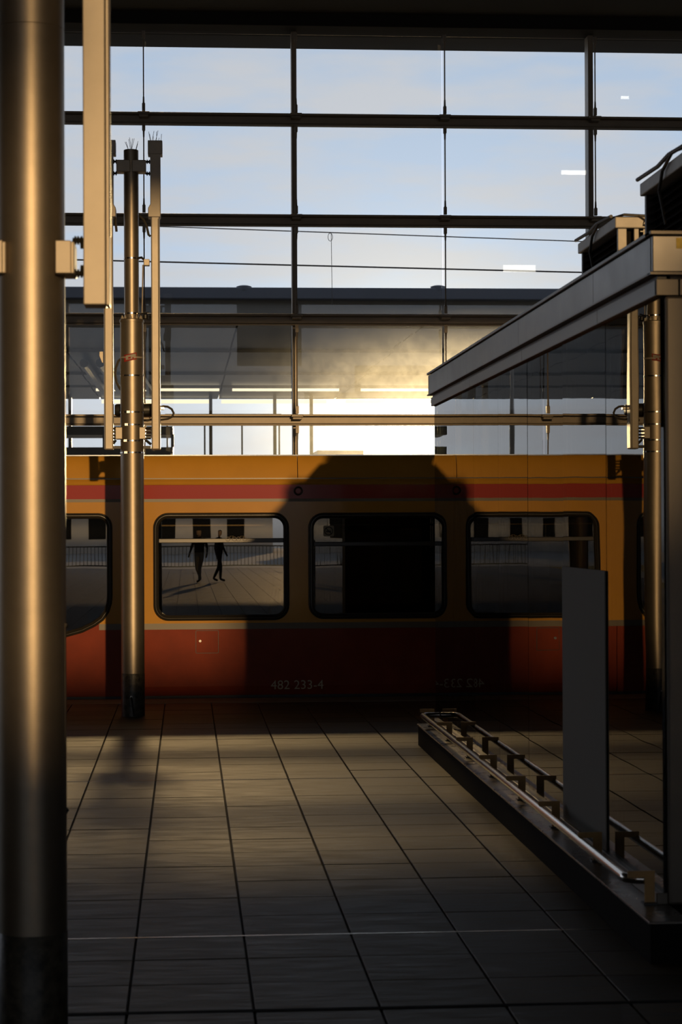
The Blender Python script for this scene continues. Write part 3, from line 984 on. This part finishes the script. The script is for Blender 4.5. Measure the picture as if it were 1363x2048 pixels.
# rooftop cooling units
def ac_unit(x0, y0, y1, top, label):
    x1 = x0 + 1.13
    u = thing('cooling_unit', ((x0 + x1) / 2, (y0 + y1) / 2, z_top), label, 'air conditioner', 'rooftop cooling units')
    zb = z_top
    bm = bmesh.new()
    box(bm, x0 + 0.052, x1 - 0.06, y0 + 0.06, y1 - 0.01, zb, top - 0.06)
    ob('housing', bm, M['dark'], u)
    cap = obox('cap', x0 - 0.02, x1 + 0.02, y0 - 0.02, y1 + 0.02, top - 0.068, top, M['accap'], u, 0.006)
    bm = bmesh.new()
    z = zb + 0.03
    while z < top - 0.075:
        for (xa_, xb_) in ((x0 + 0.02, x0 + 0.06),):
            extrude_y(bm, [(x0 + 0.005, z), (x0 + 0.015, z), (x0 + 0.06, z + 0.030), (x0 + 0.05, z + 0.030)], y0 + 0.01, y1 - 0.03)
        z += 0.042
    tag(ob('louvre', bm, M['acbody'], u), kind='stuff')
    for xx, ww in ((x0, 0.055), (x0 + 0.10, 0.03), (x1 - 0.05, 0.05)):
        obox('corner_strip', xx, xx + ww, y0, y0 + 0.03, zb, top - 0.068, M['accap'], u, 0.004)
    obox('corner_strip', x0, x0 + 0.06, y1 - 0.045, y1 - 0.005, zb, top - 0.068, M['acbody'], u, 0.004)
    bm = bmesh.new()
    k = 0
    x = x0 + 0.16
    while x < x1 - 0.06:
        box(bm, x, x + 0.010, y0 + 0.012, y0 + 0.018, zb, top - 0.068)
        x += 0.028
    z = zb + 0.05
    while z < top - 0.068:
        box(bm, x0 + 0.14, x1 - 0.05, y0 + 0.006, y0 + 0.011, z, z + 0.007)
        z += 0.05
    tag(ob('fan_grille', bm, M['accap'], u), kind='stuff')
    # cables on the cap
    xs_ = x0
    cab = [(xs_ + 0.50, y0 + 0.12, top + 0.012), (xs_ + 0.25, y0 + 0.06, top + 0.015), (xs_ + 0.06, y0 + 0.10, top + 0.03), (xs_ - 0.03, y0 + 0.42, top + 0.03),
           (xs_ - 0.035, y0 + 0.62, top - 0.03), (xs_ - 0.035, y0 + 0.70, top - 0.12), (xs_ - 0.01, y0 + 0.66, top - 0.30)]
    otube('cable', cab, 0.009, M['cable'], u, 8)
    cab = [(xs_ - 0.02, y0 + 0.10, top + 0.02), (xs_ - 0.03, y0 + 0.5, top + 0.03), (xs_ - 0.03, y0 + 0.75, top + 0.012), (xs_ - 0.03, y1 - 0.12, top + 0.02), (xs_ - 0.035, y1 + 0.01, top + 0.02)]
    otube('cable', cab, 0.011, M['cable'], u, 8)
    otube('cable', [(xs_ + 0.12, y0 - 0.024, top + 0.005), (xs_ + 0.16, y0 - 0.03, top - 0.02), (xs_ + 0.15, y0 - 0.03, top - 0.05), (xs_ + 0.28, y0 - 0.03, top - 0.06), (xs_ + 0.29, y0 - 0.02, top - 0.2)], 0.006, M['cable'], u, 6)
    return u
ac_unit(2.62, 12.45, 13.62, 3.715, 'farther cooling unit with a sunlit cap on the pavilion roof')
ac_unit(2.46, 9.80, 11.00, 3.68, 'nearer cooling unit cut off by the edge of the picture')

# ================================================================== ANTENNA MAST
MY = 20.34
def mx(px, py=700): return X_(px, MY, py)
def mz(py, px=265): return Z_(py, MY, px)
mc = mx(264.5, 1000)
ma = thing('antenna_mast', (mc, MY, 0), 'round bronze mast with two tall antenna panels in front of the train', 'mast')
mr = 0.113
c2 = (mc, MY)
bm = bmesh.new()
lathe(bm, c2, [(mr, mz(1347)), (mr, mz(645)), (mr + 0.006, mz(645)), (mr + 0.006, mz(640)), (mr - 0.004, mz(638.5))], 48)
ob('lower_pole', bm, M['paint'], ma, smooth=True)
bm = bmesh.new()
lathe(bm, c2, [(mr + 0.0015, -0.005), (mr + 0.0015, mz(1347)), (mr, mz(1346))], 48)
sk = ob('base_coating', bm, M['skirt'], ma, smooth=True)
c = at(263, 1392, MY)
otube('earth_lug', [(c.x, MY - mr - 0.012, c.z), (c.x, MY - mr + 0.01, c.z)], 0.012, M['steel'], sk, 12)
otube('earth_cable', [(c.x, MY - mr - 0.012, c.z), (c.x + 0.012, MY - mr - 0.02, c.z - 0.08), (c.x + 0.026, MY - mr - 0.02, 0.01)], 0.008, M['black'], sk, 8)
r2 = 0.072
uc = (mx(262.5, 480), MY)
bm = bmesh.new()
lathe(bm, uc, [(r2, mz(640)), (r2, mz(301)), (r2 - 0.01, mz(300))], 40)
ob('upper_pole', bm, M['paint'], ma, smooth=True)
for k in range(10):
    a = k * math.pi / 5 + 0.25
    bm = bmesh.new()
    xx, yy = uc[0] + 0.095 * math.cos(a), MY + 0.095 * math.sin(a)
    tube(bm, [(xx, yy, mz(641)), (xx, yy, mz(634.5))], 0.012, 6)
    tube(bm, [(xx, yy, mz(634.5)), (xx, yy, mz(631.5))], 0.006, 6)
    ob('flange_bolt', bm, M['paint2'], ma)
def strap(py, rr, cc, buckle=None, m='steel'):
    z = mz(py)
    bm = bmesh.new()
    lathe(bm, cc, [(rr + 0.001, z - 0.008), (rr + 0.0035, z - 0.007), (rr + 0.0035, z + 0.007), (rr + 0.001, z + 0.008)], 40)
    s_ = ob('strap', bm, M[m], ma, smooth=True)
    if buckle:
        xb_ = mx(buckle, py)
        yb = MY - math.sqrt(max(0.0, rr * rr - (xb_ - cc[0]) ** 2))
        obox('buckle', xb_ - 0.018, xb_ + 0.018, yb - 0.012, yb + 0.004, z - 0.014, z + 0.014, M['steel'], s_, 0.003)
strap(517.5, r2, uc)
strap(627.5, r2, uc)
for py, bk in ((752, None), (825, 257), (850, 253), (882, 251), (905.5, 252)):
    strap(py, mr, (mc, MY), bk)
strap(716, mr, (mc, MY), None, 'paint2')
# sticker wrapped on the pole
bm = bmesh.new()
def wrap(px0, px1, py0, py1, tilt, rr, m, name, par):
    bm = bmesh.new()
    n = 8
    vs = []
    for i in range(n + 1):
        px = px0 + (px1 - px0) * i / n
        col = []
        for py in (py0, py1):
            x = mx(px, py)
            z = mz(py + tilt * (px - px0))
            y = MY - math.sqrt(max(1e-4, rr * rr - (x - mc) ** 2))
            col.append(bm.verts.new((x, y, z)))
        vs.append(col)
    for a, b in zip(vs, vs[1:]):
        bm.faces.new((a[0], b[0], b[1], a[1]))
    bmesh.ops.solidify(bm, geom=list(bm.faces), thickness=0.001)
    return ob(name, bm, m, par, smooth=True)
stq = wrap(248.5, 273.5, 711.5, 725.5, -0.2, mr + 0.003, M['sticker_r'], 'sticker', ma)
wrap(252, 272, 713, 722, -0.2, mr + 0.0045, M['sticker_w'], 'sticker_print', stq)
wrap(257, 262, 716.0, 719.5, -0.2, mr + 0.006, M['sticker_r'], 'sticker_print', stq)
wrap(265, 268, 716.5, 719.5, -0.2, mr + 0.006, M['sticker_r'], 'sticker_print', stq)
# antenna panels
def antenna(pa, sgn):
    """pa: pixel columns (head0, head1, neck0, neck1, low0, low1)"""
    h0, h1, n0, n1, l0, l1 = [mx(p, 500) for p in pa]
    yA, yB = MY - 0.10, MY + 0.05
    an = obox('antenna_panel', l0, l1, yA, yB, mz(900), mz(430), M['paint2'], ma, 0.012)
    obox('antenna_groove', (l1 - 0.018 if sgn > 0 else l0 + 0.010), (l1 - 0.012 if sgn > 0 else l0 + 0.016), yA - 0.0012, yA + 0.01, mz(899), mz(440), M['cable'], an)
    bm = bmesh.new()
    inner = n0 if sgn > 0 else n1
    outw = n1 if sgn > 0 else n0
    st = h0 if sgn > 0 else h1
    prof = [(outw, mz(310)), (outw, mz(437)), (st, mz(437)), (st, mz(419)), (inner, mz(411)), (inner, mz(310))]
    if sgn < 0:
        prof = prof[::-1]
    extrude_y(bm, prof, yA - 0.012, yB + 0.012)
    ob('antenna_neck', bm, M['paint2'], an, 0.006)
    obox('antenna_head', h0, h1, yA - 0.02, yB + 0.02, mz(312), mz(284.5), M['paint2'], an, 0.006)
    return an
an_r = antenna((296.5, 325.5, 301, 321.5, 302, 319.5), 1)
an_l = antenna((204, 232.5, 208, 227.5, 207.5, 226), -1)
# cross arm and clamps
for (p0, p1) in ((233, 260.5), (264.5, 292)):
    obox('cross_arm', mx(p0, 336), mx(p1, 336), MY - 0.10, MY + 0.06, mz(346.5), mz(323), M['paint2'], ma, 0.006)
for pa_, pb_ in ((226.5, 234), (291, 302.5)):
    for py in (324.5, 348):
        bm = bmesh.new()
        za = mz(py)
        xa_, xb_ = mx(pa_, py), mx(pb_, py)
        tube(bm, [(xa_, MY - 0.03, za), (xb_, MY - 0.03, za)], 0.011, 8)
        xm = (xa_ + xb_) / 2
        for dx in (-0.012, 0.010):
            tube(bm, [(xm + dx - 0.005, MY - 0.03, za), (xm + dx + 0.005, MY - 0.03, za)], 0.022, 6)
        ob('clamp_bolt', bm, M['black'], ma)
# lower brackets
for p0, p1, q0, q1 in ((231.5, 245, 225, 232), (279, 291, 290.5, 302)):
    obox('lower_bracket', mx(p0, 866), mx(p1, 866), MY - 0.12, MY + 0.05, mz(879), mz(855.5), M['paint2'], ma, 0.004)
    bm = bmesh.new()
    for py in (857.5, 864, 871, 877):
        tube(bm, [(mx(q0, py), MY - 0.04, mz(py)), (mx(q1, py), MY - 0.04, mz(py))], 0.010, 8)
    ob('clamp_bolt', bm, M['steel'], ma)
    za, zb = mz(880), mz(889)
    s_ = -1 if p0 < 260 else 1
    xo = mx(q0 if s_ < 0 else q1, 880)
    xi = mx(p0 if s_ < 0 else p1, 880)
    otube('brace', [(xi, MY, za), (xo, MY, zb)], 0.013, M['black'], ma, 8)
    obox('lower_tie', min(xi - s_ * 0.05, xo), max(xi - s_ * 0.05, xo), MY - 0.03, MY + 0.03, mz(897.5), mz(892), M['black'], ma)
# junction boxes
sbx = obox('junction_box', mx(287.5, 524), mx(299, 524), MY - 0.06, MY + 0.03, mz(532), mz(519.5), M['paint2'], ma, 0.004)
otube('box_arm', [(mx(277, 517), MY - 0.03, mz(517)), (mx(283, 516), MY - 0.04, mz(516)), (mx(288, 520), MY - 0.02, mz(520))], 0.012, M['steel'], ma, 8)
otube('conduit', [(mx(286, 530), MY - 0.02, mz(530)), (mx(285, 580), MY - 0.02, mz(580)), (mx(284, 628), MY - 0.02, mz(628))], 0.007, M['paint2'], ma, 8)
otube('box_arm', [(mx(276, 628), MY - 0.05, mz(628)), (mx(284, 628), MY - 0.05, mz(628)), (mx(297.5, 625.5), MY - 0.05, mz(625.5)), (mx(297.5, 632), MY - 0.05, mz(632))], 0.006, M['steel'], ma, 8)
bm = bmesh.new()
cz = (mx(290.5, 634), MY)
lathe(bm, cz, [(0.02, mz(639)), (0.03, mz(637)), (0.03, mz(630)), (0.022, mz(628.5))], 16)
ob('junction_box', bm, M['black'], ma, smooth=True)
# amplifier behind the mast and its cable loop
bm = bmesh.new()
tube(bm, [(mx(p, 818), MY + 0.20, mz(818)) for p in (228, 232, 308, 318)], [0.05, 0.062, 0.068, 0.05], 16)
ob('amplifier', bm, M['black'], ma, smooth=True)
lo = [(mx(a, b), MY + 0.12, mz(b)) for a, b in ((319, 813), (326, 811), (335, 812), (343, 817), (347, 825), (344, 832), (335, 836.5), (322, 838), (308, 836.5), (292, 840))]
otube('cable_loop', lo, 0.011, M['cable'], ma, 8)
obox('cable_gland', mx(319, 815), mx(328, 815), MY + 0.08, MY + 0.15, mz(818.5), mz(812.5), M['steel'], ma, 0.003)
lo = [(mx(a, b), MY + 0.03, mz(b)) for a, b in ((243, 715), (236, 722), (231, 736), (230, 750), (233, 765), (240, 778), (246, 782))]
otube('cable_loop', lo, 0.012, M['cable'], ma, 8)
for pts_ in ([(279, 432), (287, 440), (293, 452), (297, 470), (301, 473)], [(231, 436), (231.5, 448), (233, 464)]):
    otube('cable_loop', [(mx(a, b), MY - 0.02, mz(b)) for a, b in pts_], 0.012, M['cable'], ma, 8)
# small plate behind the far antenna
bm = bmesh.new()
extrude_y(bm, [(mx(204.5, 703), mz(703)), (mx(199, 703), mz(703)), (mx(198.5, 711), mz(711)), (mx(204, 725), mz(725)), (mx(208, 725), mz(725)), (mx(208, 703), mz(703))][::-1], MY + 0.02, MY + 0.06)
ob('side_plate', bm, M['paint2'], ma)
# bird spikes
def spikes(pxs, top, py0, par):
    for (a, b, tp) in pxs:
        otube('bird_spike', [(mx(a, py0), MY + random.uniform(-0.03, 0.03), mz(py0 + 1)), (mx(b, tp), MY + random.uniform(-0.05, 0.05), mz(tp))], 0.0022, M['spike'], par, 5)
spikes([(257, 250, 284), (257, 252, 283), (261, 257, 277), (263, 259, 276), (263, 268, 276), (262, 265, 279), (271, 276, 283), (272, 275, 286)], 0, 300, ma)
spikes([(301, 297, 262), (302, 299, 268), (303, 308, 262), (307, 306, 270), (310, 316, 262), (313, 313, 264), (316, 318, 274), (321, 323, 268)], 0, 284, an_r)

# ================================================================== NEAR COLUMN
CY = 7.70
def nxp(px, py=600): return X_(px, CY, py)
def nzp(py, px=65): return Z_(py, CY, px)
cc = nxp(63.5, 1000)
nc = thing('antenna_column', (cc, CY, 0), 'thick round bronze column with a clamped antenna panel close to the camera', 'column')
rr = (nxp(131.5, 1000) - nxp(-4.5, 1000)) / 2
ccx = (cc, CY)
bm = bmesh.new()
lathe(bm, ccx, [(rr, nzp(1862)), (rr, nzp(62)), (rr - 0.0015, nzp(61.2)), (rr - 0.0015, nzp(60.2)), (rr, nzp(59.4)), (rr, 5.2)], 72)
ob('pole', bm, M['paint'], nc, smooth=True)
bm = bmesh.new()
lathe(bm, ccx, [(rr + 0.0015, -0.005), (rr + 0.0015, nzp(1862)), (rr, nzp(1861))], 72)
ob('base_coating', bm, M['skirt'], nc, smooth=True)
xa_ = nxp(131, 1700)
for py0, py1 in ((1245, 1488), (1615, 1850)):
    obox('cable_cover', xa_ - 0.02, xa_ + 0.004, CY - 0.03, CY + 0.02, nzp(py1), nzp(py0), M['paint'], nc, 0.004)
    bm = bmesh.new()
    z0 = nzp(py0 + 5)
    tube(bm, [(xa_ + 0.002, CY - 0.01, z0 + 0.008), (xa_ + 0.007, CY - 0.01, z0), (xa_ + 0.002, CY - 0.01, z0 - 0.012)], [0.005, 0.008, 0.005], 10)
    ob('cover_screw', bm, M['black'], nc, smooth=True)
# clamp blocks and panel
yF = CY - 0.11
for p0, p1 in ((110.5, 148), (-26, 10.5)):
    bm = bmesh.new()
    Yf = yF - 0.02
    box(bm, X_(p0, Yf, 512), X_(p1 - 6, Yf, 512), Yf, Yf + 0.09, Z_(546, Yf, 60), Z_(480, Yf, 60))
    ob('clamp_block', bm, M['paint2'], nc, 0.003)
    obox('clamp_block', X_(p0, Yf, 512) + 0.006, X_(p1, Yf, 512), Yf + 0.02, Yf + 0.2, Z_(545, Yf, 60), Z_(481, Yf, 60), M['paint2'], nc, 0.004)
for py in (483, 549):
    bm = bmesh.new()
    z = Z_(py, CY, 150)
    xb0, xb1 = nxp(146, 512), nxp(168, 512)
    tube(bm, [(xb0, CY - 0.03, z), (xb1, CY - 0.03, z)], 0.010, 8)
    for f_ in (0.25, 0.5, 0.8):
        xm = xb0 + (xb1 - xb0) * f_
        tube(bm, [(xm - 0.003, CY - 0.03, z), (xm + 0.004, CY - 0.03, z)], 0.017, 6)
    tube(bm, [(xb0 + 0.004, CY - 0.03, z), (xb0 + 0.006, CY - 0.03, (z + Z_(516, CY, 150)) / 2)], 0.006, 8)
    tube(bm, [(xb1 - 0.008, CY - 0.03, z), (xb1 - 0.006, CY - 0.03, (z + Z_(516, CY, 150)) / 2)], 0.006, 8)
    ob('clamp_bolt', bm, M['black'], nc)
yA = CY - 0.10
pl0, pl1, pl2 = X_(166, yA, 400), X_(210.5, yA, 400), X_(220.5, yA, 400)
zbot = Z_(609, yA, 190)
ap = obox('antenna_panel', pl0, pl1, yA, CY + 0.04, zbot, 5.0, M['paint2'], nc, 0.004)
obox('antenna_ledge', pl1 + 0.002, pl2 - 0.004, yA + 0.012, CY + 0.03, zbot, 5.0, M['paint2'], ap, 0.002)
bm = bmesh.new()
z = Z_(470, yA, 190)
while z < 4.4:
    tube(bm, [(pl2 - 0.006, yA + 0.010, z), (pl2 - 0.0005, yA + 0.016, z), (pl2 - 0.0005, yA + 0.03, z)], 0.0028, 5)
    z += 0.0085
tag(ob('zip_strip', bm, M['paint2'], ap), kind='stuff')

# ================================================================== BEHIND THE CAMERA (mirrored in the train windows)
ra = thing('picket_railing', (2, -46.5, 0), 'dark picket railing at the far end of the platform mirrored in the train windows', 'railing')
for z in (0.98, 0.12):
    obox('handrail', -11, 13, -46.53, -46.47, z - 0.025, z + 0.025, M['black'], ra)
bm = bmesh.new()
n_p = 0
pk = None
xx = -10.9
while xx < 13:
    if pk is None:
        pk = obox('picket', -0.012, 0.012, -0.012, 0.012, 0.12, 0.98, M['black'], ra)
        pk.parent = ra
        pk.matrix_parent_inverse = Matrix.Identity(4)
        pk.location = (xx - 2, 0, 0)
    else:
        dup(pk, ra, (xx - 2, 0, 0))
    xx += 0.16
bm.free()
def person(name, label, loc, rz, cloth, stride):
    p = thing(name, loc, label, 'person')
    p.rotation_euler = (0, 0, rz)
    me = bpy.data.meshes.new('body')
    s = stride
    V = [(0, 0, 0.96), (0, 0, 1.15), (0, 0.01, 1.36), (0, 0.02, 1.47), (0, 0.03, 1.56), (0, 0.05, 1.66), (0, 0.045, 1.74),
         (0.10, 0, 0.92), (0.11, 0.16 * s, 0.50), (0.11, 0.20 * s - 0.04, 0.09), (0.11, 0.20 * s + 0.14, 0.035),
         (-0.10, 0, 0.92), (-0.11, -0.05 * s, 0.50), (-0.11, -0.32 * s, 0.12), (-0.11, -0.32 * s + 0.16, 0.045),
         (0.19, 0, 1.42), (0.24, -0.08 * s, 1.14), (0.25, 0.06 - 0.10 * s, 0.90), (0.24, 0.10 - 0.10 * s, 0.80),
         (-0.19, 0, 1.42), (-0.24, 0.08 * s, 1.14), (-0.25, 0.06 + 0.16 * s, 0.92), (-0.24, 0.10 + 0.18 * s, 0.83)]
    Eg = [(0, 1), (1, 2), (2, 3), (3, 4), (4, 5), (5, 6), (0, 7), (7, 8), (8, 9), (9, 10), (0, 11), (11, 12), (12, 13), (13, 14),
          (2, 15), (15, 16), (16, 17), (17, 18), (2, 19), (19, 20), (20, 21), (21, 22)]
    R = [0.15, 0.15, 0.17, 0.07, 0.06, 0.10, 0.075, 0.095, 0.065, 0.045, 0.035, 0.095, 0.065, 0.045, 0.035,
         0.07, 0.05, 0.035, 0.032, 0.07, 0.05, 0.035, 0.032]
    me.from_pydata(V, Eg, [])
    o = bpy.data.objects.new('body', me)
    COL.objects.link(o)
    o.parent = p
    md = o.modifiers.new('skin', 'SKIN')
    md.use_smooth_shade = True
    for i, r_ in enumerate(R):
        me.skin_vertices[0].data[i].radius = (r_, r_ * 0.85)
    me.skin_vertices[0].data[0].use_root = True
    sd = o.modifiers.new('sub', 'SUBSURF')
    sd.levels = 1
    sd.render_levels = 2
    m = bpy.data.materials.new(name + '_clothes')
    m.use_nodes = True
    t = m.node_tree
    b = t.nodes['Principled BSDF']
    b.inputs['Roughness'].default_value = 0.8
    c = t.nodes.new('ShaderNodeTexCoord')
    sx = t.nodes.new('ShaderNodeSeparateXYZ')
    t.links.new(c.outputs['Object'], sx.inputs[0])
    rp = t.nodes.new('ShaderNodeValToRGB')
    rp.color_ramp.interpolation = 'CONSTANT'
    dv = t.nodes.new('ShaderNodeMath')
    dv.operation = 'DIVIDE'
    dv.inputs[1].default_value = 2.0
    t.links.new(sx.outputs['Z'], dv.inputs[0])
    t.links.new(dv.outputs[0], rp.inputs['Fac'])
    els = rp.color_ramp.elements
    els[0].position = 0.0
    els[0].color = (0.02, 0.02, 0.02, 1)
    els[1].position = 0.05
    els[1].color = (*cloth[0], 1)
    for pos, col in ((0.49, cloth[1]), (0.745, (0.50, 0.32, 0.22)), (0.85, (0.04, 0.03, 0.02))):
        e = els.new(pos)
        e.color = (*col, 1)
    t.links.new(rp.outputs[0], b.inputs['Base Color'])
    me.materials.append(m)
    return p
person('person', 'person in pale trousers walking, mirrored in the first train window', (0.40, -24.0, 0.0), 0.5, ((0.45, 0.42, 0.36), (0.10, 0.09, 0.08)), 1.0)
person('person', 'person in black clothes walking, mirrored in the first train window', (1.05, -24.4, 0.0), -1.9, ((0.02, 0.02, 0.02), (0.02, 0.02, 0.025)), 0.7)
# bright lamp panels in the rear of the hall that the glass wall mirrors
for px, py, wp, hp, Yv, lab in ((1038, 537, 66, 14, 60.0, 'wide lamp panel in the rear hall mirrored low in the glass wall'), (1150, 345, 58, 9, 42.0, 'narrow lamp panel mirrored in the middle of the glass wall'),
                            (1249, 195, 16, 6, 32.6, 'small lamp panel mirrored high in the glass wall')):
    c = at(px, py, Yv)
    ww, hh = wp * Yv / F, hp * Yv / F
    yr = 2 * (FY + 0.118) - Yv
    lp_ = thing('hall_lamp', (c.x, yr, c.z), lab, 'lamp', 'lamp panels in the rear hall')
    obox('lamp_housing', c.x - ww / 2 - 0.02, c.x + ww / 2 + 0.02, yr - 0.08, yr, c.z - hh / 2 - 0.02, c.z + hh / 2 + 0.02, M['black'], lp_)
    obox('lamp_panel', c.x - ww / 2, c.x + ww / 2, yr, yr + 0.01, c.z - hh / 2, c.z + hh / 2, M['panel_lamp'], lp_)
    otube('suspension', [(c.x, yr - 0.04, c.z + hh / 2), (c.x, yr - 0.04, 8.32 + (27.6 - yr) * 4.37 / 75.6)], 0.012, M['black'], lp_, 6)
# town beyond the rear railing
for x0, x1, hz, col, lab in ((-30, -12, 6.0, 'city', 'pale town house beyond the rear railing'), (-10, 6, 3.6, 'city', 'low pale building beyond the rear railing'), (9, 26, 5.0, 'city', 'broad pale building beyond the rear railing')):
    hs = thing('town_house', ((x0 + x1) / 2, -100, 0), lab, 'house')
    obox('wall', x0, x1, -110, -100, -0.02, hz, M[col], hs)
    obox('roof', x0 - 0.3, x1 + 0.3, -110.3, -99.7, hz, hz + 0.3, M['roofgrey'], hs)
    n_w = int((x1 - x0) / 2.4)
    for k in range(n_w):
        obox('window', x0 + 0.8 + k * 2.4, x0 + 2.0 + k * 2.4, -100.03, -99.98, 1.0, 2.4, M['dark'], hs)

# added floodlight mast outside, makes the warm patch on the platform floor
FX, FYY, FZ = -0.9, 50.0, 19.5
fl = thing('added_floodlight_mast', (-3.75, FYY, -1.0), 'added light mast outside the glass wall that brightens the floor, hidden behind the near column', 'lamp')
otube('mast_pole', [(-3.75, FYY, -1.0), (-3.75, FYY, 10.0), (-3.75, FYY, FZ + 0.5)], [0.05, 0.045, 0.04], M['facade'], fl, 12)
otube('mast_arm', [(-3.75, FYY, FZ + 0.4), (-2.6, FYY + 0.1, FZ + 0.75), (FX, FYY + 0.25, FZ + 0.5)], 0.05, M['header_paint'], fl, 10)
bm = bmesh.new()
tube(bm, [(FX, FYY + 0.32, FZ + 0.55), (FX, FYY + 0.16, FZ + 0.30), (FX, FYY + 0.08, FZ + 0.14)], [0.5, 1.2, 1.35], 24)
ob('lamp_head', bm, M['header_paint'], fl, smooth=True)
sl = bpy.data.lights.new('added_flood_beam', 'SPOT')
sl.energy = 21000.0
sl.color = (1.0, 0.66, 0.30)
sl.spot_size = math.radians(19)
sl.spot_blend = 1.0
sl.shadow_soft_size = 1.05
so = bpy.data.objects.new('added_flood_beam', sl)
COL.objects.link(so)
so.location = (FX, FYY, FZ)
so.rotation_euler = (Vector((0.2, 17.6, 0.0)) - Vector(so.location)).to_track_quat('-Z', 'Y').to_euler()
